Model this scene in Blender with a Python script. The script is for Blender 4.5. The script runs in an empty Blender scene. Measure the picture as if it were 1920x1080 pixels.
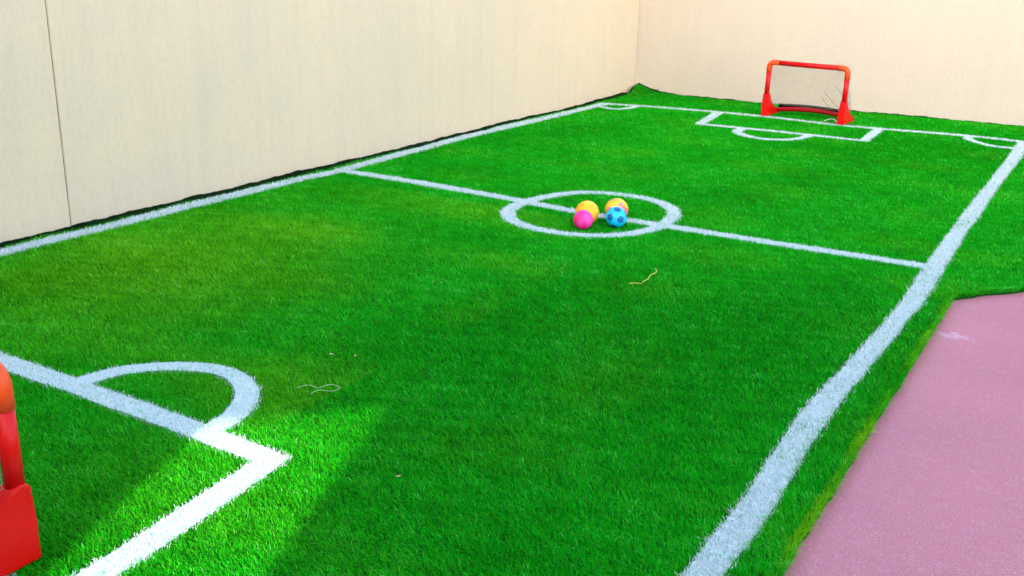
import bpy, bmesh, math, random
import numpy as np
from mathutils import Vector, Matrix

S = bpy.context.scene
COL = S.collection
rng = np.random.default_rng(11)
random.seed(5)

# ------------------------------------------------------------------ camera
CAM = np.array([4.9226, -10.3738, 1.6])
R = np.array([[0.85517, 0.51774, 0.02518], [-0.18376, 0.25739, 0.94867], [-0.48468, 0.8159, -0.31525]])
FPX = 1911.69                                   # focal length in pixels of a 1920 wide frame
cam = bpy.data.cameras.new('camera')
cam.sensor_width = 36.0
cam.lens = 36.0 * FPX / 1920.0
cam.clip_start, cam.clip_end = 0.05, 500
camo = bpy.data.objects.new('camera', cam)
COL.objects.link(camo)
M3 = Matrix((R[0], R[1], -R[2])).transposed()
camo.matrix_world = Matrix.Translation(CAM) @ M3.to_4x4()
S.camera = camo

# ------------------------------------------------------------------ light
SUN_EL = math.radians(23)
SUN_H = np.array([0.35, -0.937]); SUN_H /= np.linalg.norm(SUN_H)     # towards the sun, on the ground
w = bpy.data.worlds.new('World'); S.world = w; w.use_nodes = True
nt = w.node_tree; nt.nodes.clear()
sky = nt.nodes.new('ShaderNodeTexSky'); sky.sky_type = 'NISHITA'; sky.sun_disc = False
sky.sun_elevation = SUN_EL
sky.sun_rotation = math.atan2(SUN_H[0], SUN_H[1])
sky.air_density = 1.0; sky.dust_density = 1.5; sky.ozone_density = 0.0
bg = nt.nodes.new('ShaderNodeBackground'); bg.inputs['Strength'].default_value = 0.15
wo = nt.nodes.new('ShaderNodeOutputWorld')
nt.links.new(sky.outputs[0], bg.inputs[0]); nt.links.new(bg.outputs[0], wo.inputs[0])
sl = bpy.data.lights.new('sun', 'SUN'); sl.energy = 2.0; sl.angle = math.radians(0.8); sl.color = (1.0, 0.90, 0.74)
so = bpy.data.objects.new('sun', sl); COL.objects.link(so)
d = Vector((SUN_H[0] * math.cos(SUN_EL), SUN_H[1] * math.cos(SUN_EL), math.sin(SUN_EL)))
so.rotation_euler = d.to_track_quat('Z', 'Y').to_euler()
vs = S.view_settings
vs.view_transform = 'Standard'; vs.look = 'None'; vs.gamma = 1; vs.exposure = 2.55; vs.use_curve_mapping = False
S.cycles.max_bounces = 8; S.cycles.diffuse_bounces = 5

# ------------------------------------------------------------------ helpers
def lin(r, g, b):
    f = lambda c: (c / 255 / 12.92) if c / 255 <= 0.04045 else ((c / 255 + 0.055) / 1.055) ** 2.4
    return (f(r), f(g), f(b), 1)

class NT:
    """small wrapper to write a material's nodes"""
    def __init__(s, name, rough=0.8, spec=0.3):
        s.m = bpy.data.materials.new(name); s.m.use_nodes = True
        s.t = s.m.node_tree
        s.b = s.t.nodes['Principled BSDF']
        s.b.inputs['Roughness'].default_value = rough
        s.b.inputs['Specular IOR Level'].default_value = spec
        s.geo = s.t.nodes.new('ShaderNodeNewGeometry')
        s.tc = s.t.nodes.new('ShaderNodeTexCoord')
    def n(s, typ, **kw):
        x = s.t.nodes.new(typ)
        for k, v in kw.items(): setattr(x, k, v)
        return x
    def l(s, a, b): s.t.links.new(a, b)
    def val(s, sock, v):
        if hasattr(v, 'is_output'): s.l(v, sock)
        else: sock.default_value = v
    def noise(s, scale, detail=4, vec=None, stretch=None, rough=0.55):
        v = vec or s.geo.outputs['Position']
        if stretch:
            mp = s.n('ShaderNodeMapping'); s.l(v, mp.inputs['Vector']); mp.inputs['Scale'].default_value = stretch; v = mp.outputs[0]
        x = s.n('ShaderNodeTexNoise'); x.inputs['Scale'].default_value = scale; x.inputs['Detail'].default_value = detail
        x.inputs['Roughness'].default_value = rough
        s.l(v, x.inputs['Vector']); return x.outputs['Fac']
    def ramp(s, f, stops):
        r = s.n('ShaderNodeValToRGB'); s.l(f, r.inputs[0])
        e = r.color_ramp.elements
        while len(e) < len(stops): e.new(0.5)
        for q, (p, c) in zip(e, stops):
            q.position = p; q.color = c if len(c) == 4 else (*c, 1)
        return r.outputs[0]
    def mix(s, f, a, b, mode='MIX'):
        x = s.n('ShaderNodeMix', data_type='RGBA', blend_type=mode)
        s.val(x.inputs[0], f); s.val(x.inputs[6], a); s.val(x.inputs[7], b); return x.outputs[2]
    def math(s, op, a, b=0.0):
        x = s.n('ShaderNodeMath', operation=op); s.val(x.inputs[0], a); s.val(x.inputs[1], b); return x.outputs[0]
    def bump(s, h, strength, dist):
        x = s.n('ShaderNodeBump'); x.inputs['Strength'].default_value = strength; x.inputs['Distance'].default_value = dist
        s.l(h, x.inputs['Height']); s.l(x.outputs[0], s.b.inputs['Normal'])
    def color(s, c): s.val(s.b.inputs['Base Color'], c)

def link(name, me, mat=None, parent=None):
    o = bpy.data.objects.new(name, me); COL.objects.link(o)
    if mat is not None: me.materials.append(mat)
    if parent is not None: o.parent = parent
    return o

def tag(o, label=None, cat=None, group=None, kind=None):
    if label: o['label'] = label
    if cat: o['category'] = cat
    if group: o['group'] = group
    if kind: o['kind'] = kind
    return o

def np_mesh(name, verts, faces_flat, starts, smooth=False):
    me = bpy.data.meshes.new(name)
    me.vertices.add(len(verts)); me.vertices.foreach_set('co', np.ascontiguousarray(verts, np.float32).ravel())
    me.loops.add(len(faces_flat)); me.loops.foreach_set('vertex_index', np.ascontiguousarray(faces_flat, np.int32))
    me.polygons.add(len(starts)); me.polygons.foreach_set('loop_start', np.ascontiguousarray(starts, np.int32))
    if smooth: me.polygons.foreach_set('use_smooth', np.ones(len(starts), bool))
    me.update(calc_edges=True); me.validate()
    return me

def bm_mesh(name, bm, smooth=False, bevel=0.0):
    if bevel: bmesh.ops.bevel(bm, geom=bm.edges[:], offset=bevel, segments=2, affect='EDGES', profile=0.6)
    bmesh.ops.recalc_face_normals(bm, faces=bm.faces[:])
    me = bpy.data.meshes.new(name); bm.to_mesh(me); bm.free()
    if smooth:
        for p in me.polygons: p.use_smooth = True
    return me

def box(bm, a, b):
    vs_ = [bm.verts.new((x, y, z)) for x in (a[0], b[0]) for y in (a[1], b[1]) for z in (a[2], b[2])]
    for f in ((0, 1, 3, 2), (4, 6, 7, 5), (0, 4, 5, 1), (2, 3, 7, 6), (0, 2, 6, 4), (1, 5, 7, 3)):
        bm.faces.new([vs_[i] for i in f])

def tube(bm, pts, rad, n=14, cap=True):
    """a round tube through pts; rad a number or one per point or (ra, rb) ellipse"""
    pts = [Vector(p) for p in pts]
    rads = rad if isinstance(rad, list) else [rad] * len(pts)
    ref = None; rings = []
    for i, p in enumerate(pts):
        t = (pts[min(i + 1, len(pts) - 1)] - pts[max(i - 1, 0)]).normalized()
        if ref is None:
            ref = Vector((0, 1, 0)) if abs(t.y) < 0.9 else Vector((1, 0, 0))
        u = (ref - t * ref.dot(t)).normalized(); ref = u; v = t.cross(u)
        ra, rb = rads[i] if isinstance(rads[i], tuple) else (rads[i], rads[i])
        rings.append([bm.verts.new(p + u * (ra * math.cos(2 * math.pi * k / n)) + v * (rb * math.sin(2 * math.pi * k / n))) for k in range(n)])
    for a, b in zip(rings, rings[1:]):
        for k in range(n): bm.faces.new((a[k], a[(k + 1) % n], b[(k + 1) % n], b[k]))
    if cap:
        bm.faces.new(rings[0][::-1]); bm.faces.new(rings[-1])

def smooth_path(pts, sub=8, closed=False):
    P = [np.array(p, float) for p in pts]; n = len(P); out = []
    rngi = range(n if closed else n - 1)
    for i in rngi:
        g = (lambda k: P[k % n]) if closed else (lambda k: P[min(max(k, 0), n - 1)])
        p0, p1, p2, p3 = g(i - 1), g(i), g(i + 1), g(i + 2)
        for t in np.linspace(0, 1, sub, endpoint=False):
            out.append(0.5 * ((2 * p1) + (-p0 + p2) * t + (2 * p0 - 5 * p1 + 4 * p2 - p3) * t * t + (-p0 + 3 * p1 - 3 * p2 + p3) * t ** 3))
    out.append(P[0] if closed else P[-1])
    return np.array(out)

def vnoise(x, seed):
    """smooth 1-D noise about 0, roughly -1..1"""
    r = np.random.default_rng(seed); ph = r.uniform(0, 6.28, 6); fr = np.array([0.7, 1.3, 2.9, 5.3, 9.1, 17.0]); am = np.array([1, .8, .6, .4, .3, .2])
    return sum(a * np.sin(f * x + p) for a, f, p in zip(am, fr, ph)) / 1.9

def project(P):
    q = (P - CAM) @ R.T
    return 960 + FPX * q[:, 0] / q[:, 2], 540 - FPX * q[:, 1] / q[:, 2], q[:, 2]

# ------------------------------------------------------------------ materials
def plaster(name, ca, cb, tint):
    m = NT(name, 0.9, 0.15)
    big = m.noise(0.9, 4); streak = m.noise(2.2, 5, stretch=(5.0, 5.0, 0.35)); fine = m.noise(48, 5, stretch=(1.2, 1.2, 0.6)); grit = m.noise(210, 2)
    c = m.mix(m.ramp(big, [(0.3, (0, 0, 0)), (0.7, (1, 1, 1))]), ca, cb)
    c = m.mix(m.math('MULTIPLY', m.ramp(streak, [(0.45, (0, 0, 0)), (0.75, (1, 1, 1))]), 0.14), c, lin(164, 158, 144))
    blot = m.noise(3.2, 6, rough=0.65)
    c = m.mix(m.math('MULTIPLY', m.ramp(blot, [(0.42, (0, 0, 0)), (0.7, (1, 1, 1))]), 0.30), c, tint)
    c = m.mix(m.math('MULTIPLY', m.ramp(fine, [(0.3, (1, 1, 1)), (0.55, (0, 0, 0))]), 0.10), c, lin(130, 118, 98))
    sc = m.noise(7.5, 6, stretch=(1.0, 1.0, 0.55), rough=0.75)
    c = m.mix(m.math('MULTIPLY', m.ramp(sc, [(0.66, (0, 0, 0)), (0.74, (1, 1, 1))]), 0.16), c, lin(120, 108, 88))
    m.color(c)
    m.bump(m.math('ADD', m.math('MULTIPLY', fine, 1.0), m.math('MULTIPLY', grit, 0.4)), 0.55, 0.004)
    return m.m
M_wall = plaster('cream_plaster', lin(218, 196, 165), lin(209, 191, 165), lin(201, 188, 168))
M_wall2 = plaster('ivory_plaster', lin(194, 180, 163), lin(189, 178, 163), lin(185, 172, 157))
M_screen = plaster('screen_plaster', lin(232, 216, 186), lin(222, 208, 184), lin(200, 190, 170))  # plaster of the added light-blocking slabs behind the camera

def soil():
    m = NT('dark_soil', 0.95, 0.1)
    m.color(m.ramp(m.noise(30, 6), [(0.3, lin(10, 12, 9)), (0.7, lin(26, 27, 20))])); m.bump(m.noise(60, 5), 0.6, 0.01); return m.m
M_soil = soil()

def pink():
    m = NT('rose_paving', 0.75, 0.25)
    big = m.noise(1.3, 5); mid = m.noise(26, 6, rough=0.7); grain = m.noise(150, 3); mort = m.noise(70, 3)
    c = m.mix(m.ramp(big, [(0.3, (0, 0, 0)), (0.7, (1, 1, 1))]), lin(178, 110, 118), lin(168, 102, 112))
    c = m.mix(m.math('MULTIPLY', m.ramp(mid, [(0.5, (0, 0, 0)), (0.72, (1, 1, 1))]), 0.30), c, lin(192, 138, 148))
    c = m.mix(m.math('MULTIPLY', m.ramp(grain, [(0.58, (0, 0, 0)), (0.68, (1, 1, 1))]), 0.30), c, lin(232, 205, 208))
    c = m.mix(m.math('MULTIPLY', m.ramp(grain, [(0.32, (1, 1, 1)), (0.42, (0, 0, 0))]), 0.45), c, lin(120, 74, 86))
    # a spilt smear of line paint by the turf edge
    mp = m.n('ShaderNodeMapping'); m.l(m.geo.outputs['Position'], mp.inputs['Vector'])
    mp.inputs['Location'].default_value = (-4.44 * 7, 5.66 * 11, 0); mp.inputs['Scale'].default_value = (7, 11, 0)
    ln = m.n('ShaderNodeVectorMath', operation='LENGTH'); m.l(mp.outputs[0], ln.inputs[0])
    blot = m.math('SUBTRACT', m.math('MULTIPLY', m.noise(24, 5), 2.0), ln.outputs['Value'])
    c = m.mix(m.math('MULTIPLY', m.ramp(blot, [(0.35, (0, 0, 0)), (1.0, (1, 1, 1))]), 0.38), c, lin(204, 180, 200))
    m.color(c); m.bump(m.math('ADD', grain, mort), 0.35, 0.003); return m.m
M_pink = pink()

def turf_base():
    m = NT('turf_backing', 0.9, 0.1)
    m.color(m.ramp(m.noise(140, 3), [(0.3, lin(0, 40, 4)), (0.7, lin(4, 84, 12))])); return m.m
M_turf = turf_base()

def blades():
    m = NT('turf_pile', 0.7, 0.06)
    at = m.n('ShaderNodeAttribute', attribute_name='tint')
    sep = m.n('ShaderNodeSeparateColor'); m.l(at.outputs['Color'], sep.inputs[0])
    # red: random tint of the fibre; green: how yellow its patch is, by fading and painted sunlight; blue: height along the fibre
    c = m.ramp(sep.outputs[0], [(0.0, lin(0, 100, 2)), (0.35, lin(0, 150, 8)), (0.75, lin(2, 180, 18)), (0.93, lin(20, 204, 46)), (1.0, lin(96, 208, 100))])
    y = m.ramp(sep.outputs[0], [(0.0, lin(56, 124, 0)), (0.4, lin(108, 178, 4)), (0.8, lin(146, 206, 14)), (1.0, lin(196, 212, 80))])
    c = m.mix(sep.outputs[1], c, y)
    m.color(c)
    tr = m.n('ShaderNodeBsdfTranslucent'); m.l(c, tr.inputs['Color'])
    mx = m.n('ShaderNodeMixShader'); mx.inputs[0].default_value = 0.22
    out = m.t.nodes['Material Output']
    m.l(m.b.outputs[0], mx.inputs[1]); m.l(tr.outputs[0], mx.inputs[2]); m.l(mx.outputs[0], out.inputs['Surface'])
    return m.m
M_blade = blades()

def linepaint():
    m = NT('line_paint', 0.8, 0.2)
    at = m.n('ShaderNodeAttribute', attribute_name='tint')
    sep = m.n('ShaderNodeSeparateColor'); m.l(at.outputs['Color'], sep.inputs[0])
    m.color(m.ramp(sep.outputs[0], [(0.0, lin(90, 168, 120)), (0.06, lin(164, 192, 186)), (0.5, lin(192, 202, 206)), (1.0, lin(214, 218, 222))]))
    return m.m
M_line = linepaint()

def linebase():
    m = NT('line_undercoat', 0.9, 0.1)
    m.color(m.ramp(m.noise(160, 3), [(0.3, lin(120, 166, 148)), (0.55, lin(186, 200, 202))])); return m.m
M_lbase = linebase()

def plastic(name, a, b, rough=0.4, spec=0.4):
    m = NT(name, rough, spec)
    m.color(m.ramp(m.noise(7, 5, vec=m.tc.outputs['Object']), [(0.3, a), (0.7, b)]))
    m.bump(m.noise(120, 2, vec=m.tc.outputs['Object']), 0.08, 0.002)
    return m.m
M_red = plastic('red_plastic', lin(198, 0, 2), lin(214, 3, 4), 0.42, 0.28)
M_redbar = plastic('faded_red_plastic', lin(138, 6, 14), lin(152, 10, 18), 0.5, 0.2)
M_orange = plastic('orange_plastic', lin(226, 66, 18), lin(234, 80, 26), 0.4, 0.3)
M_black = plastic('black_fabric', lin(3, 3, 3), lin(8, 8, 8), 0.95, 0.05)
M_cord = plastic('grey_net_cord', lin(140, 136, 128), lin(158, 154, 146), 0.8)
M_darkcord = plastic('dark_net_cord', lin(44, 44, 44), lin(62, 60, 58), 0.8)
M_straw = plastic('dry_straw', lin(176, 168, 66), lin(206, 196, 104), 0.8)
M_pale = plastic('pale_thread', lin(150, 176, 140), lin(172, 192, 158), 0.8)
M_joint = plastic('joint_filler', lin(120, 96, 70), lin(168, 146, 116), 0.9, 0.1)
M_white = plastic('white_tape', lin(205, 205, 200), lin(222, 222, 218), 0.7)

# ------------------------------------------------------------------ the ground
def far_wall_y(x): return 0.95 + 0.072 * x
g = bmesh.new()
vs4 = [g.verts.new(p) for p in ((-60, -60, -0.004), (60, -60, -0.004), (60, 60, -0.004), (-60, 60, -0.004))]; g.faces.new(vs4)
tag(link('ground', bm_mesh('ground', g), M_soil), 'bare dark ground under the turf and along the walls', 'ground', kind='structure')
g = bmesh.new()
vs4 = [g.verts.new(p) for p in ((4.05, -11.85, 0), (30, -11.85, 0), (30, -3.0, 0), (4.05, -3.0, 0))]; g.faces.new(vs4)
tag(link('paving', bm_mesh('paving', g), M_pink), 'dusty pink paving beside the green turf', 'paving', kind='structure')

TZ = 0.012
def turf_left(y): return -0.080 - 0.045 * np.exp(-((y - 0.92) / 0.3) ** 2) + 0.008 * vnoise(y * 9.0, 13) + 0.014 * vnoise(y * 1.5, 3)
def turf_far(x): return far_wall_y(x) - 0.028 + 0.012 * vnoise(x * 1.4, 4)
def turf_right(y):
    y = np.asarray(y, float)
    near = 4.352 + 0.005 * vnoise(y * 1.3, 7) + 0.004 * vnoise(y * 37.0, 17)
    diag = 4.34 + (y + 5.13) * 0.82 + 0.010 * vnoise(y * 9.0, 8) + 0.007 * vnoise(y * 41.0, 18)
    return np.where(y < -5.12, near, np.minimum(diag, 9.0))
def turf_z(x, y):
    x = np.asarray(x, float); y = np.asarray(y, float)
    dx, dy = x + 0.12, far_wall_y(x) - y
    c = 0.064 * np.exp(-((dx / 0.22) ** 2 + (dy / 0.34) ** 2))
    c = c + 0.02 * np.exp(-((dx / 0.10) ** 2)) * np.exp(-((dy / 1.2) ** 2)) + 0.016 * np.exp(-(dy / 0.10) ** 2) * np.exp(-((x / 1.0) ** 2))
    ripple = 0.004 * np.exp(-(dx / 0.12) ** 2) * (1 + vnoise(y * 2.3, 9))
    return TZ + c + ripple

nv, nu = 330, 90
vv = np.linspace(0, 1, nv); vv = 1 - (1 - vv) ** 1.15
uu = np.linspace(0, 1, nu) ** 1.7
V = np.zeros((nv, nu, 3))
for i, t in enumerate(vv):
    yl = -11.7 + t * (float(turf_far(0)) + 11.7)
    xl = turf_left(yl); xr = float(turf_right(yl))
    x = xl + (xr - xl) * uu
    y = -11.7 + t * (turf_far(x) + 11.7) if yl > -4.6 else np.full(nu, yl) + t * 0
    if yl > -4.6:
        k = (yl + 4.6) / (float(turf_far(0)) + 4.6); y = yl + k * (turf_far(x) - turf_far(0))
    V[i, :, 0] = x; V[i, :, 1] = y; V[i, :, 2] = turf_z(x, y)
verts = V.reshape(-1, 3)
idx = np.arange(nv * nu).reshape(nv, nu)
quads = np.stack([idx[:-1, :-1], idx[:-1, 1:], idx[1:, 1:], idx[1:, :-1]], -1).reshape(-1, 4)
rim = np.r_[idx[0, :], idx[1:, -1], idx[-1, -2::-1], idx[-2:0:-1, 0]]
low = verts[rim].copy(); low[:, 2] -= 0.0105
n0 = len(verts); verts = np.r_[verts, low]; m_ = len(rim)
sk = np.array([[rim[i], n0 + i, n0 + (i + 1) % m_, rim[(i + 1) % m_]] for i in range(m_)])
quads = np.r_[quads, sk]
me = np_mesh('turf', verts, quads.ravel(), np.arange(len(quads)) * 4)
turf = tag(link('turf', me, M_turf), 'green artificial turf sheet laid over the yard', 'artificial turf', kind='structure')

# a dark strip, bare of pile, turned up against the foot of the walls
M_edge = plastic('dark_edge_strip', lin(2, 20, 3), lin(5, 38, 7), 0.95, 0.05)
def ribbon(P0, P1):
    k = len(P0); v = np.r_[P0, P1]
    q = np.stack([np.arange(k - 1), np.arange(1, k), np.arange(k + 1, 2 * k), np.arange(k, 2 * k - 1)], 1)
    me = np_mesh('edge_strip', v, q.ravel(), np.arange(len(q)) * 4, True)
    return link('edge_strip', me, M_edge, turf)
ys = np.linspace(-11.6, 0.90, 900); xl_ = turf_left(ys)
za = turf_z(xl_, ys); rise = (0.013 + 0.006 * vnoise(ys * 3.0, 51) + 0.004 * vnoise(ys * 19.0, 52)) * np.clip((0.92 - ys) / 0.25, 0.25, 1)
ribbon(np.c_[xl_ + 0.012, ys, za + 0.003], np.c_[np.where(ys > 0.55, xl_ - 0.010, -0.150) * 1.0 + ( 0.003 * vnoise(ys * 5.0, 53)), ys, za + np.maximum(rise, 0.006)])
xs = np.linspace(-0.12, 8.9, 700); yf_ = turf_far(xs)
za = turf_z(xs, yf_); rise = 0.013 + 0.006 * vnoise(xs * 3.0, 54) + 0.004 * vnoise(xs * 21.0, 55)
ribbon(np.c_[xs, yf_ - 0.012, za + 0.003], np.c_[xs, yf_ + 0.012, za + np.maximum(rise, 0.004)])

# ------------------------------------------------------------------ the painted lines
LINES = [  # name, label, points, half width, closed
 ('touchline', 'white touchline running along the foot of the long cream wall', [(0.03, -9.15), (0.005, -7.35), (0.012, -6.7), (0.0, -6.0), (0.012, -5.08), (0.035, -4.67), (-0.01, -3.14), (0.0, -1.94), (0.02, -0.26)], 0.060, False),
 ('touchline', 'broad white touchline beside the pink paving', [(4.19, -9.15), (4.18, -8.04), (4.18, -7.63), (4.16, -6.84), (4.19, -5.3), (4.17, -3.69), (4.165, -1.08), (4.15, 0.16)], 0.052, False),
 ('goal_line', 'white goal line under the far red goal', [(0.03, -0.24), (0.37, -0.12), (1.23, 0.03), (1.81, 0.05), (2.43, 0.0), (2.88, 0.04), (3.68, 0.18), (4.14, 0.17)], 0.055, False),
 ('goal_line', 'white goal line under the near red goal', [(0.03, -9.13), (2.0, -9.12), (4.17, -9.14)], 0.05, False),
 ('halfway_line', 'white halfway line crossing the centre circle', [(0.04, -4.67), (0.71, -4.66), (1.46, -4.68), (2.01, -4.72), (2.7, -4.71), (3.46, -4.69), (4.15, -4.66)], 0.056, False),
 ('centre_circle', 'white hand painted centre circle around the four balls', [(1.645, -4.88), (1.73, -5.07), (1.88, -5.2), (2.06, -5.25), (2.24, -5.235), (2.42, -5.15), (2.55, -4.99), (2.615, -4.75), (2.58, -4.45), (2.48, -4.26), (2.31, -4.14), (2.12, -4.11), (1.95, -4.14), (1.81, -4.22), (1.7, -4.41), (1.64, -4.66)], 0.05, True),
 ('penalty_box', 'white penalty box in front of the far red goal', [(1.245, -0.03), (1.36, -0.86), (2.06, -0.80), (2.915, -0.77), (2.885, 0.0)], 0.052, False),
 ('penalty_box', 'white penalty box reaching past the near red goal', [(1.2, -9.08), (1.22, -8.22), (1.84, -8.22), (2.29, -8.23), (2.775, -8.235), (2.8, -8.52), (2.85, -9.08)], 0.052, False),
 ('penalty_arc', 'small white arc on the penalty box of the far goal', [(1.8, -0.87), (1.81, -1.04), (1.92, -1.2), (2.11, -1.285), (2.30, -1.21), (2.40, -1.03), (2.43, -0.83)], 0.05, False),
 ('penalty_arc', 'white arc on the penalty box of the near goal', [(1.76, -8.2), (1.80, -8.02), (1.94, -7.87), (2.13, -7.81), (2.31, -7.88), (2.43, -8.04), (2.46, -8.2)], 0.05, False),
 ('corner_arc', 'white corner arc by the meeting of the two walls', [(0.03, -0.44), (0.2, -0.52), (0.32, -0.49), (0.375, -0.32), (0.37, -0.14)], 0.045, False),
 ('corner_arc', 'white corner arc at the end of the broad touchline', [(3.67, 0.16), (3.70, -0.02), (3.79, -0.17), (3.93, -0.28), (4.13, -0.29)], 0.045, False),
]
SHARP = {'penalty_box'}
X0, Y0, CELL = -0.4, -12.0, 0.006
MW, MH = int(6.0 / CELL), int(13.6 / CELL)
DIST = np.full((MH, MW), 9.0, np.float32)      # distance to a line's edge (negative inside)
WHO = np.full((MH, MW), -1, np.int16)
paths = []
for li, (nm, lb, pts, hw, closed) in enumerate(LINES):
    if nm in SHARP:
        P = []
        for a, b in zip(pts, pts[1:]):
            a, b = np.array(a), np.array(b); n_ = max(2, int(np.linalg.norm(b - a) / 0.06))
            P += [a + (b - a) * t for t in np.linspace(0, 1, n_, endpoint=False)]
        P.append(np.array(pts[-1])); P = np.array(P)
    else:
        P = smooth_path(pts, 10, closed)
    s_ = np.r_[0, np.cumsum(np.linalg.norm(np.diff(P, axis=0), axis=1))]
    W_ = hw * (1 + 0.09 * vnoise(s_ * 2.5, 30 + li))
    if not closed: P = P + np.stack([0.006 * vnoise(s_ * 2.0, 60 + li), 0.006 * vnoise(s_ * 2.0, 90 + li)], 1)
    paths.append((P, W_))
    for (a, b, wa) in zip(P, P[1:], W_):
        r = wa + 0.05
        i0, i1 = max(0, int((min(a[0], b[0]) - r - X0) / CELL)), min(MW, int((max(a[0], b[0]) + r - X0) / CELL) + 2)
        j0, j1 = max(0, int((min(a[1], b[1]) - r - Y0) / CELL)), min(MH, int((max(a[1], b[1]) + r - Y0) / CELL) + 2)
        if i1 <= i0 or j1 <= j0: continue
        gx = X0 + (np.arange(i0, i1) + .5) * CELL; gy = Y0 + (np.arange(j0, j1) + .5) * CELL
        GX, GY = np.meshgrid(gx, gy); ab = b - a; L2 = ab @ ab + 1e-12
        t = np.clip(((GX - a[0]) * ab[0] + (GY - a[1]) * ab[1]) / L2, 0, 1)
        dd = np.hypot(GX - a[0] - t * ab[0], GY - a[1] - t * ab[1]) - wa
        sub = DIST[j0:j1, i0:i1]; k = dd < sub
        sub[k] = dd[k]; WHO[j0:j1, i0:i1][k] = li

# ------------------------------------------------------------------ the pile: fibres scattered over the turf
def lowfreq(x, y, seed, sc):
    r = np.random.default_rng(seed); o = 0
    for k in range(7):
        a = r.uniform(0, 6.28); f = sc * r.uniform(0.5, 2.2); p = r.uniform(0, 6.28)
        o = o + np.sin(f * (x * math.cos(a) + y * math.sin(a)) + p)
    return o / 3.2

def scatter():
    out = []
    for (ya, yb) in [(a, a + 0.5) for a in np.arange(-10.0, 1.5, 0.5)]:
        for (xa, xb) in [(a, a + 0.5) for a in np.arange(-0.2, 6.4, 0.5)]:
            c = np.array([[(xa + xb) / 2, (ya + yb) / 2, 0.0]])
            u, v, z = project(c)
            if z[0] < 0.4: continue
            mrg = 0.75 * FPX / z[0]
            if not (-mrg - 260 < u[0] < 1920 + mrg + 260 and v[0] < 1080 + mrg + 120): continue
            dist = float(np.linalg.norm(c[0] - CAM))
            dens = min(70000, 62000 * (3.4 / max(dist, 2.2)) ** 1.25)
            n = int(dens * 0.25)
            out.append(np.stack([rng.uniform(xa, xb, n), rng.uniform(ya, yb, n)], 1))
    return np.concatenate(out)
P2 = scatter()
ye = rng.uniform(-9.0, -3.9, 16000)           # cut edge by the paving: loose, longer fibres
P2 = np.r_[P2, np.c_[turf_right(ye) - 0.003 - np.abs(rng.normal(0, 0.008, 16000)), ye]]
keep = (P2[:, 0] > turf_left(P2[:, 1]) + 0.010) & (P2[:, 0] < turf_right(P2[:, 1]) - 0.002) & (P2[:, 1] < turf_far(P2[:, 0]) - 0.010)
P2 = P2[keep]
ii = np.clip(((P2[:, 0] - X0) / CELL).astype(int), 0, MW - 1); jj = np.clip(((P2[:, 1] - Y0) / CELL).astype(int), 0, MH - 1)
dl = DIST[jj, ii]; who = WHO[jj, ii].copy()
inside = dl < rng.normal(-0.001, 0.006, len(P2))
missed = inside & (rng.random(len(P2)) < 0.025 + 0.09 * np.clip(lowfreq(P2[:, 0], P2[:, 1], 77, 6.0) - 0.2, 0, 1) + 0.10 * (dl > -0.012))     # fibres the paint missed
who[~inside | missed] = -1
base = np.c_[P2, turf_z(P2[:, 0], P2[:, 1])]
dist = np.linalg.norm(base - CAM, axis=1)
print('fibres', len(P2))

def fibres(name, sel, mat, white=False):
    B = base[sel]; n = len(B); D = dist[sel]
    x, y = B[:, 0], B[:, 1]
    h = rng.uniform(0.014, 0.027, n) * (0.85 if white else 1.0)
    edge = (turf_right(y) - x < 0.014) if not white else np.zeros(n, bool)
    h = np.where(edge, h * rng.uniform(0.9, 1.9, n), h)
    wd = rng.uniform(0.0013, 0.0024, n) * np.maximum(1.0, D / 3.6) ** 0.9 * (1.5 if white else 1.0)
    # the pile lies over mostly towards -x, combed in drifting swirls
    ang = math.pi * 1.02 + 0.9 * lowfreq(x, y, 5, 1.3) + rng.normal(0, 1.05, n)
    ang = np.where(edge, rng.normal(-0.3, 0.9, n), ang)
    if white: ang = rng.uniform(0, 6.283, n)
    lean = np.clip(rng.normal(0.75, 0.35, n), 0.05, 1.5) * (0.65 if white else 1.0)
    dx, dy = np.cos(ang) * lean * h, np.sin(ang) * lean * h
    fa = rng.uniform(0, 6.283, n); sx, sy = np.cos(fa) * wd / 2, np.sin(fa) * wd / 2
    z = B[:, 2] - 0.001
    v0 = np.c_[x - sx, y - sy, z]; v1 = np.c_[x + sx, y + sy, z]
    mx_, my_ = x + dx * 0.35, y + dy * 0.35; mz = z + h * 0.6
    v2 = np.c_[mx_ + sx * .85, my_ + sy * .85, mz]; v3 = np.c_[mx_ - sx * .85, my_ - sy * .85, mz]
    hz = z + h * np.clip(1.05 - 0.35 * lean, 0.45, 1)
    v4 = np.c_[x + dx, y + dy, hz]
    verts = np.stack([v0, v1, v2, v3, v4], 1).reshape(-1, 3)
    o = (np.arange(n) * 5)[:, None]
    loops = np.concatenate([o + np.array([[0, 1, 2, 3]]), o + np.array([[3, 2, 4]])], 1)      # 7 loops, a quad and a triangle
    starts = (np.arange(n) * 7)[:, None] + np.array([[0, 4]])
    return verts, loops.ravel(), starts.ravel(), n, x, y

def add_tint(me, r, gch, n, per):
    at = me.attributes.new('tint', 'FLOAT_COLOR', 'POINT')
    c = np.zeros((n, per, 4), np.float32); c[:, :, 0] = r[:, None]; c[:, :, 1] = gch[:, None]; c[:, :, 3] = 1
    at.data.foreach_set('color', c.ravel())

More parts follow.
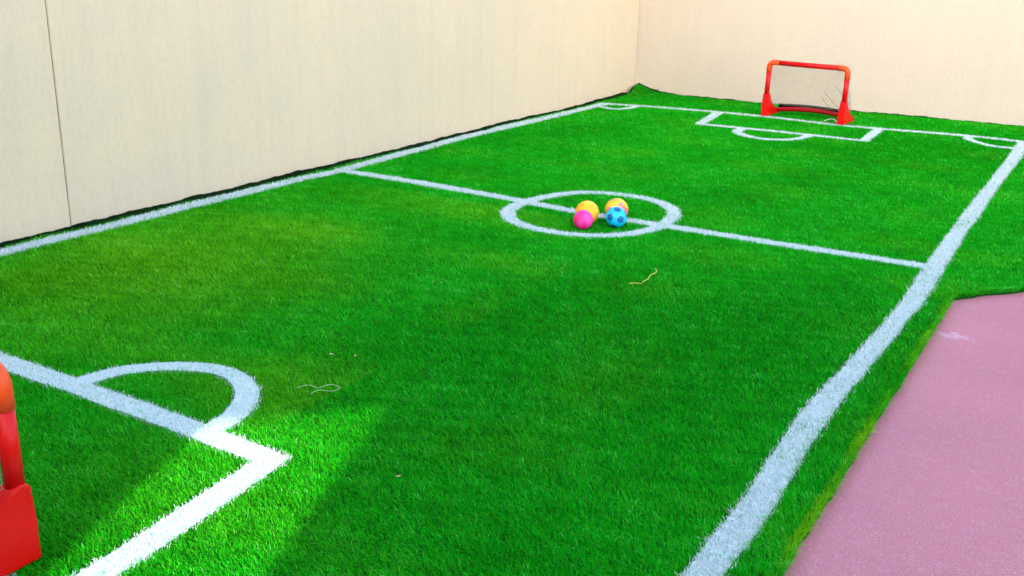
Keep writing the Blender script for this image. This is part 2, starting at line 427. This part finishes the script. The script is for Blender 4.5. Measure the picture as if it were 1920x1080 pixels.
v_, l_, s_, n_, fx, fy = fibres('grass', who < 0, M_blade)
me = bpy.data.meshes.new('grass')
me.vertices.add(len(v_)); me.vertices.foreach_set('co', v_.astype(np.float32).ravel())
me.loops.add(len(l_)); me.loops.foreach_set('vertex_index', l_.astype(np.int32))
me.polygons.add(len(s_)); me.polygons.foreach_set('loop_start', s_.astype(np.int32))
me.update(calc_edges=True)
tint = np.clip(rng.normal(0.5, 0.2, n_) + 0.07 * lowfreq(fx, fy, 21, 7.0) + 0.09 * lowfreq(fx, fy * 1.6, 22, 22.0), 0, 1)
# sun-faded stretches: mostly by the long wall and behind the far goal, with thin streaks; first term paints sunlit yellow into the sun patch
fade_sunlit = 0.14 * np.exp(-(((fx - 2.6) / 0.55) ** 2 + ((fy + 8.5) / 0.7) ** 2)) + 0.50 * np.exp(-(((fx - 0.8) / 0.85) ** 2 + ((fy + 7.0) / 1.1) ** 2)) + 0.22 * np.clip(lowfreq(fx * 0.8, fy * 2.0, 31, 2.4) - 0.25, 0, 1) * (fx < 2.6) * (fy < -4.9) + 0.10 * np.clip(lowfreq(fx, fy, 33, 5.0), 0, 1)
fade_sunlit = fade_sunlit + np.where(turf_right(fy) - fx < 0.02, 0.35 + 0.35 * np.clip(lowfreq(fx, fy, 41, 9.0), -1, 1), 0) * (fy < -5.1)
fade_sunlit = np.clip(fade_sunlit + rng.normal(0, 0.08, n_), 0, 1)
add_tint(me, tint, fade_sunlit, n_, 5)
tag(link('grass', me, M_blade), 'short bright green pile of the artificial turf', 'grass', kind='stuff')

for li, (nm, lb, pts, hw, closed) in enumerate(LINES):
    P, W_ = paths[li]
    T = np.gradient(P, axis=0); T /= np.linalg.norm(T, axis=1, keepdims=True) + 1e-9
    if closed: T[0] = T[-1] = (P[1] - P[-2]) / np.linalg.norm(P[1] - P[-2])
    N = np.stack([-T[:, 1], T[:, 0]], 1)
    zoff = 0.0065 + 0.0005 * li
    Lh, Rh = P + N * (W_ * 0.9)[:, None], P - N * (W_ * 0.9)[:, None]
    sv = np.r_[np.c_[Lh, turf_z(Lh[:, 0], Lh[:, 1]) + zoff], np.c_[Rh, turf_z(Rh[:, 0], Rh[:, 1]) + zoff]]
    k = len(P); sq = np.stack([np.arange(k - 1), np.arange(k, 2 * k - 1), np.arange(k + 1, 2 * k), np.arange(1, k)], 1)
    v_, l_, s_, n_, fx, fy = fibres(nm, who == li, M_line, True)
    o5 = len(v_)
    verts = np.r_[v_, sv]; loops = np.r_[l_, (sq + o5).ravel()]; starts = np.r_[s_, len(l_) + np.arange(len(sq)) * 4]
    me = bpy.data.meshes.new(nm)
    me.vertices.add(len(verts)); me.vertices.foreach_set('co', verts.astype(np.float32).ravel())
    me.loops.add(len(loops)); me.loops.foreach_set('vertex_index', loops.astype(np.int32))
    me.polygons.add(len(starts)); me.polygons.foreach_set('loop_start', starts.astype(np.int32))
    me.update(calc_edges=True)
    me.materials.append(M_line); me.materials.append(M_lbase)
    me.polygons.foreach_set('material_index', np.r_[np.zeros(len(s_), np.int32), np.ones(len(sq), np.int32)])
    at = me.attributes.new('tint', 'FLOAT_COLOR', 'POINT')
    r_ = np.clip(rng.normal(0.55, 0.22, n_), 0, 1); c = np.zeros((len(verts), 4), np.float32); c[:o5, 0] = np.repeat(r_, 5); c[o5:, 0] = 0.5
    at.data.foreach_set('color', c.ravel())
    o = bpy.data.objects.new(nm, me); COL.objects.link(o)
    tag(o, lb, 'pitch line', kind='structure')

# ------------------------------------------------------------------ walls
def wall_panels(name, label, mat, spans, face, back, z1):
    """vertical wall standing on the ground; spans are stretches between movement joints"""
    bm = bmesh.new()
    for (a, b) in spans:
        q = [face(a), face(b), back(b), back(a)]
        lo = [bm.verts.new((p[0], p[1], -0.02)) for p in q]; hi = [bm.verts.new((p[0], p[1], z1)) for p in q]
        bm.faces.new(lo[::-1]); bm.faces.new(hi)
        for i in range(4): bm.faces.new((lo[i], lo[(i + 1) % 4], hi[(i + 1) % 4], hi[i]))
    ed = [e for e in bm.edges if abs(e.verts[0].co.z - e.verts[1].co.z) > 1]
    bmesh.ops.bevel(bm, geom=ed, offset=0.004, segments=2, affect='EDGES')
    o = link(name, bm_mesh(name, bm), mat)
    tag(o, label, 'wall'); return o

WX = -0.165
w1 = wall_panels('boundary_wall', 'long cream plastered wall with a thin vertical joint near its near end', M_wall,
    [(-11.7, -6.803), (-6.797, 0.925)], lambda y: (WX, y), lambda y: (WX - 0.2, y), 2.7)
bm = bmesh.new(); box(bm, (WX - 0.19, -6.802, 0), (WX - 0.0035, -6.798, 2.69))
link('joint', bm_mesh('joint', bm), M_joint, w1)
w2 = wall_panels('boundary_wall', 'plain ivory plastered wall behind the far red goal', M_wall2,
    [(WX - 0.21, 9.6)], lambda x: (x, far_wall_y(x)), lambda x: (x, far_wall_y(x) + 0.2), 2.7)
bm = bmesh.new()
tube(bm, [(0.13, far_wall_y(0.13) - 0.006, 0.068), (0.13, far_wall_y(0.13) + 0.01, 0.068)], 0.007, 10)
link('plug_hole', bm_mesh('plug_hole', bm), M_black, w2)

# behind the camera: an added unseen wall, its hole shaped to the sun patch, and farther off a tall added slab that keeps the yard in shade;
# a hole through the slab lets one shaft of sun reach the wall
def sun_at(p, yf):
    t = (yf - p[1]) / SUN_H[1]
    return p[0] + SUN_H[0] * t, t * math.tan(SUN_EL)
def sun_screen(name, label, cat, x0, x1, y0, th, h, hole, mat):
    (xa, za, zb), (xb, zc, zd) = hole            # left edge: x, sill, head; right edge: x, sill, head
    bm = bmesh.new()
    P = [(x0, 0), (x1, 0), (x1, h), (x0, h), (xa, za), (xb, zc), (xb, zd), (xa, zb)]
    fr = [bm.verts.new((x, y0, z)) for x, z in P]; bk = [bm.verts.new((x, y0 - th, z)) for x, z in P]
    for q in ((0, 1, 5, 4), (1, 2, 6, 5), (2, 3, 7, 6), (3, 0, 4, 7)):
        bm.faces.new([fr[i] for i in q]); bm.faces.new([bk[i] for i in q][::-1])
    for a, b in ((0, 1), (1, 2), (2, 3), (3, 0), (4, 5), (5, 6), (6, 7), (7, 4)):
        bm.faces.new((fr[a], bk[a], bk[b], fr[b]))
    o = link(name, bm_mesh(name, bm), mat); tag(o, label, cat, kind='structure'); return o
TIP, SIDE = (2.82, -7.57), (2.36, -8.03)
(xr, zr), (xl, zl) = sun_at(TIP, -11.95), sun_at(SIDE, -11.95)
sun_screen('beam_screen', 'unseen cream wall added with a doorway shaped to the sun patch', 'wall', -0.37, 12.5, -11.95, 0.12, 2.7, ((xl, 0.03, zl), (xr, 0.03, zr)), M_screen)
(xr, zr), (xl, zl) = sun_at(TIP, -30.0), sun_at(SIDE, -30.0)
sun_screen('shade_slab', 'tall unseen cream slab with a hole, added to shade the yard', 'shade_slab', -2.0, 26.0, -30.0, 0.4, 16.0, ((xl - 0.7, zl - 4.5, zl + 0.35), (xr + 0.7, zl - 4.5, zl + 0.35)), M_screen)

# ------------------------------------------------------------------ the toy goals
GW, GH, GD, TR = 0.405, 0.545, 0.275, 0.0255     # half width between post centres, bar height, depth, tube radius
def post_profile(s):
    x = s * GW
    return x
def make_goal(label):
    root = bpy.data.objects.new('toy_goal', None); COL.objects.link(root)
    tag(root, label, 'toy goal', 'small red goals at the ends of the pitch')
    EL = 0.105
    for s in (-1, 1):
        x = s * GW
        bm = bmesh.new()
        tube(bm, [(x, 0, 0.21), (x, 0, GH - EL + 0.01)], TR, 18)
        link('post', bm_mesh('post', bm, True), M_red, root)
        # moulded foot: a plate that runs back along the ground and tapers up the post
        bm = bmesh.new()
        prof = [(-0.031, 0.0), (-0.030, 0.10), (-0.0275, 0.22), (0.0, 0.235), (0.028, 0.222), (0.06, 0.17), (0.105, 0.105), (0.19, 0.062), (GD, 0.052), (GD + 0.02, 0.0)]
        def wdt(z, y): return 0.043 - 0.055 * min(z, 0.235) if y < 0.05 else 0.029
        ins = [bm.verts.new((x - s * wdt(z, y), y, z)) for y, z in prof]; out = [bm.verts.new((x + s * (0.0285 + 0.05 * (wdt(z, y) - 0.0285)), y, z)) for y, z in prof]
        bm.faces.new(ins); bm.faces.new(out[::-1])
        for i in range(len(prof)): bm.faces.new((ins[i], out[i], out[(i + 1) % len(prof)], ins[(i + 1) % len(prof)]))
        ft = link('foot', bm_mesh('foot', bm, False, 0.009), M_red, root)
        # orange elbow
        bm = bmesh.new(); rc = 0.05
        pts = [(x, 0, GH - EL), (x, 0, GH - rc)] + [(x - s * rc * (1 - math.cos(a)), 0, GH - rc + rc * math.sin(a)) for a in np.linspace(0.2, math.pi / 2, 7)] + [(x - s * EL, 0, GH)]
        tube(bm, pts, TR + 0.0025, 16)
        link('elbow', bm_mesh('elbow', bm, True), M_orange, root)
    bm = bmesh.new(); tube(bm, [(-GW + EL - 0.01, 0, GH), (0, 0, GH - 0.002), (GW - EL + 0.01, 0, GH)], TR, 16)
    link('crossbar', bm_mesh('crossbar', bm, True), M_red, root)
    bm = bmesh.new()
    tube(bm, [(x_, GD - 0.01, 0.032 + 0.034 * (1 - (x_ / GW) ** 2)) for x_ in np.linspace(-GW + 0.02, GW - 0.02, 13)], 0.0235, 14)
    link('rear_bar', bm_mesh('rear_bar', bm, True), M_redbar, root)
    # net: knotted cords hanging from the crossbar down to the rear bar, with two side wings
    bm = bmesh.new()
    def cord(a, b, r, sag=0.0, k=2):
        pts = [(a[0] + (b[0] - a[0]) * t, a[1] + (b[1] - a[1]) * t, a[2] + (b[2] - a[2]) * t - sag * math.sin(math.pi * t)) for t in np.linspace(0, 1, k + 1)]
        tube(bm, pts, r, 4, False)
    yb = GD + 0.012; zb = 0.09
    st = 0.0155; cr = 0.0009
    def back(u, v):          # v 0 at the crossbar .. 1 at the hem; the sheet bellies backwards
        return ((u * (GW - 0.01)), 0.012 + (yb - 0.012) * (v ** 0.75) + 0.018 * math.sin(math.pi * v) * (1 - u * u), GH - 0.02 + (zb - GH + 0.02) * v)
    nu_, nv_ = int(2 * GW / st), int(0.52 / st)
    for i in range(nu_ + 1):
        u = -1 + 2 * i / nu_
        tube(bm, [back(u + 0.006 * math.sin(9 * v + i), v) for v in np.linspace(0, 1, 9)], cr, 4, False)
    for j in range(1, nv_ + 1):
        v = j / nv_
        tube(bm, [back(u, v + 0.006 * math.sin(7 * u + j)) for u in np.linspace(-1, 1, 13)], cr, 4, False)
    for s in (-1, 1):        # side wings
        for j in range(1, nv_):
            v = j / nv_; e = back(s, v); cord((s * (GW - 0.01), 0.015, e[2]), e, cr)
        for j in range(1, 10):
            y_ = yb * j / 10; vt = ((y_ - 0.012) / (yb - 0.012)) ** (1 / 0.75); zt = GH - 0.02 + (zb - GH + 0.02) * vt
            cord((s * (GW - 0.01), y_, zt), (s * (GW - 0.01), y_, max(zb * 0.7, 0.25 - y_ * 1.1)), cr)
    net = link('net', bm_mesh('net', bm, True), M_cord, root)
    for (u0, v0, u1, v1) in ((0.30, 0.58, 0.78, 1.0), (0.62, 0.40, 0.97, 0.80), (0.22, 0.70, 0.5, 1.0)):   # slack drawn cords
        bm = bmesh.new()
        tube(bm, [back(u0 + (u1 - u0) * t, v0 + (v1 - v0) * t + 0.03 * math.sin(math.pi * t)) for t in np.linspace(0, 1, 7)], 0.0017, 5, False)
        link('draw_cord', bm_mesh('draw_cord', bm, True), M_darkcord, net)
    bm = bmesh.new()
    rows = []
    for x_ in np.linspace(-GW + 0.025, GW - 0.025, 15):
        b = 0.03 * (1 - (x_ / GW) ** 2)
        rows.append([bm.verts.new(p) for p in ((x_, yb, 0.055 + b), (x_, yb + 0.004, 0.094 + b * 0.6), (x_, yb + 0.008, 0.094 + b * 0.6), (x_, yb + 0.007, 0.055 + b))])
    for a, b in zip(rows, rows[1:]):
        for k in range(4): bm.faces.new((a[k], a[(k + 1) % 4], b[(k + 1) % 4], b[k]))
    bm.faces.new(rows[0]); bm.faces.new(rows[-1][::-1])
    link('net_hem', bm_mesh('net_hem', bm), M_black, root)
    return root

def copy_tree(o, parent=None):
    c = o.copy(); COL.objects.link(c)
    if parent is not None: c.parent = parent
    for ch in list(o.children): copy_tree(ch, c)
    return c
goal = make_goal('red toy goal with orange corners at the far end before the plain wall')
gz = TZ + 0.016
goal.location = (2.105, 0.055, gz); goal.rotation_euler = (0, 0, math.radians(-5.0))
near = copy_tree(goal)
near['label'] = 'red toy goal cut off by the frame at the near end of the pitch'
near.location = (2.636 - GW, -9.018, gz); near.rotation_euler = (0, 0, math.radians(180.0))

# ------------------------------------------------------------------ the balls
def ball_pattern(name, fn):
    m = NT(name, 0.45, 0.4)
    fn(m); m.bump(m.noise(60, 2, vec=m.tc.outputs['Object']), 0.05, 0.001); return m.m
def swirl(a, b, c, scale, seed):
    def f(m):
        mp = m.n('ShaderNodeMapping'); m.l(m.tc.outputs['Object'], mp.inputs['Vector']); mp.inputs['Location'].default_value = (seed, seed * 1.7, seed * 0.4)
        x = m.noise(scale, 1.5, vec=mp.outputs[0])
        m.color(m.ramp(x, [(0.40, a), (0.49, b), (0.55, b), (0.63, c)]))
    return f
M_b1 = ball_pattern('orange_swirl', swirl(lin(240, 104, 70), lin(246, 172, 8), lin(248, 190, 50), 9, 3.1))
M_b2 = ball_pattern('orange_pink_swirl', swirl(lin(238, 100, 96), lin(248, 182, 10), lin(248, 196, 50), 15, 8.3))
M_b3 = ball_pattern('pink_swirl', swirl(lin(238, 10, 96), lin(246, 40, 140), lin(250, 70, 168), 14, 1.2))
M_spot_v = plastic('violet_spot', lin(216, 54, 160), lin(206, 80, 186)); M_b4 = plastic('sky_blue_rubber', lin(0, 176, 226), lin(10, 190, 236))
M_spot_b = plastic('deep_blue_spot', lin(0, 84, 134), lin(0, 96, 150)); M_spot_p = plastic('rose_spot', lin(234, 120, 120), lin(240, 140, 130))
ico = bmesh.new(); bmesh.ops.create_icosphere(ico, subdivisions=1, radius=1)
ICO = np.array([v.co.normalized()[:] for v in ico.verts]); ico.free()
def pent_dirs(rot): return ICO @ rot.T
def frame_from(a, b):
    a = a / np.linalg.norm(a); b = b - a * (a @ b); b /= np.linalg.norm(b); return np.stack([a, b, np.cross(a, b)], 1)
def ball(name, label, loc, r, mat, spot, cosr, align=None, pent=True):
    bm = bmesh.new(); bmesh.ops.create_uvsphere(bm, u_segments=96, v_segments=64, radius=r)
    Fr = np.eye(3)
    if align is not None:
        # two neighbouring spots turned to the given directions
        a0 = ICO[0]; ds = ICO @ a0; b0 = ICO[int(np.argmin(np.abs(ds - 0.447)))]
        Fr = frame_from(*align) @ frame_from(a0, b0).T
    dirs = pent_dirs(Fr)
    nb = []
    for i, dv in enumerate(dirs):
        o_ = dirs[int(np.argmin(np.abs(dirs @ dv - 0.447)))]; nb.append(frame_from(dv, o_))
    for f in bm.faces:
        c = np.array(f.calc_center_median()[:]); c /= np.linalg.norm(c)
        k = int(np.argmax(dirs @ c)); q = nb[k].T @ c; th = math.acos(min(1, q[0])); ph = math.atan2(q[2], q[1])
        lim = cosr
        if pent:
            a = (ph % (2 * math.pi / 5)) - math.pi / 5; lim = cosr * math.cos(math.pi / 5) / math.cos(a) * 1.12
        f.material_index = 1 if th < lim else 0
        f.smooth = True
    me = bpy.data.meshes.new(name); bm.to_mesh(me); bm.free(); me.materials.append(mat); me.materials.append(spot)
    o = bpy.data.objects.new(name, me); COL.objects.link(o); o.location = loc
    tag(o, label, 'ball', 'small balls in the centre circle'); return o
def camdir(x, y):            # a direction on a ball as seen by the viewer -> world
    z = math.sqrt(max(0.0, 1 - x * x - y * y)); return x * R[0] + y * R[1] - z * R[2]
PZ = TZ + 0.008
ball('ball', 'pink ball with violet spots in front of an orange one', (2.262, -5.085, PZ + 0.0590), 0.0590, M_b3, M_spot_v, 0.24, (camdir(0.28, 0.36), camdir(-0.42, -0.28)), False)
ball('ball', 'yellow orange ball peeping over the pink ball', (2.222, -4.957, PZ + 0.0718), 0.0718, M_b1, M_spot_p, 0.0, None, False)
ball('ball', 'sky blue football with dark blue spots', (2.405, -4.930, PZ + 0.0645), 0.0645, M_b4, M_spot_b, 0.345, (camdir(0.05, 0.70), camdir(-0.70, -0.10)))
ball('ball', 'yellow orange ball with rose patches half behind the blue football', (2.338, -4.785, PZ + 0.0716), 0.0716, M_b2, M_spot_p, 0.26, (camdir(0.25, 0.35), camdir(-0.75, -0.05)), False)

# ------------------------------------------------------------------ small litter on the turf
def strand(name, label, cat, pts, rad, mat):
    P = smooth_path(pts, 6); bm = bmesh.new(); tube(bm, [tuple(p) for p in P], rad, 6)
    o = link(name, bm_mesh(name, bm, True), mat); tag(o, label, cat); return o
zt = TZ + 0.022
strand('dry_straw', 'curved dry yellow straw lying on the turf between the balls and the pink paving', 'straw', [(3.0, -5.86, zt), (3.005, -5.80, zt + 0.004), (2.99, -5.74, zt + 0.003), (3.0, -5.69, zt + 0.008), (2.975, -5.64, zt + 0.012)], 0.0023, M_straw)
strand('dry_straw', 'short straight straw scrap at the tip of the curved straw', 'straw', [(2.955, -5.92, zt), (2.98, -5.90, zt + 0.002), (3.01, -5.885, zt)], 0.0022, M_straw)
strand('thread', 'pale crooked thread on the turf beside the arc of the near goal', 'thread', [(2.46, -7.79, zt - .004), (2.49, -7.75, zt), (2.53, -7.74, zt - .004), (2.555, -7.70, zt + .001), (2.60, -7.70, zt - .002), (2.59, -7.735, zt - .004), (2.55, -7.765, zt), (2.545, -7.80, zt - .004)], 0.0009, M_pale)
strand('tape_curl', 'white curl of tape lifted off the goal line by the far goal', 'tape', [(2.32, 0.08, zt), (2.35, 0.10, zt + 0.016), (2.39, 0.11, zt + 0.026), (2.43, 0.09, zt + 0.018), (2.45, 0.06, zt)], 0.0035, M_white)

def leaf(label, x, y, r, rot, mat):
    bm = bmesh.new(); n = 10; up = []; dn = []
    for k in range(n):
        a = 2 * math.pi * k / n; px, py = r * math.cos(a), 0.55 * r * math.sin(a)
        q = (x + px * math.cos(rot) - py * math.sin(rot), y + px * math.sin(rot) + py * math.cos(rot), zt + 0.25 * abs(px) + 0.002)
        up.append(bm.verts.new(q)); dn.append(bm.verts.new((q[0], q[1], q[2] - 0.0012)))
    bm.faces.new(up); bm.faces.new(dn[::-1])
    for k in range(n): bm.faces.new((up[k], dn[k], dn[(k + 1) % n], up[(k + 1) % n]))
    tag(link('leaf_scrap', bm_mesh('leaf_scrap', bm), mat), label, 'leaf scrap', 'leaf scraps on the turf')
M_leaf = plastic('faded_leaf', lin(150, 138, 92), lin(172, 150, 110), 0.9, 0.1)
leaf('tiny pale leaf scrap on the green turf beyond the crooked thread', 2.36, -7.47, 0.010, 0.4, M_leaf)
leaf('tiny leaf scrap just right of another scrap beyond the crooked thread', 2.45, -7.43, 0.008, 2.0, M_leaf)
leaf('tiny pale scrap on the shaded turf right of the sun patch', 3.19, -8.12, 0.008, 1.1, M_leaf)
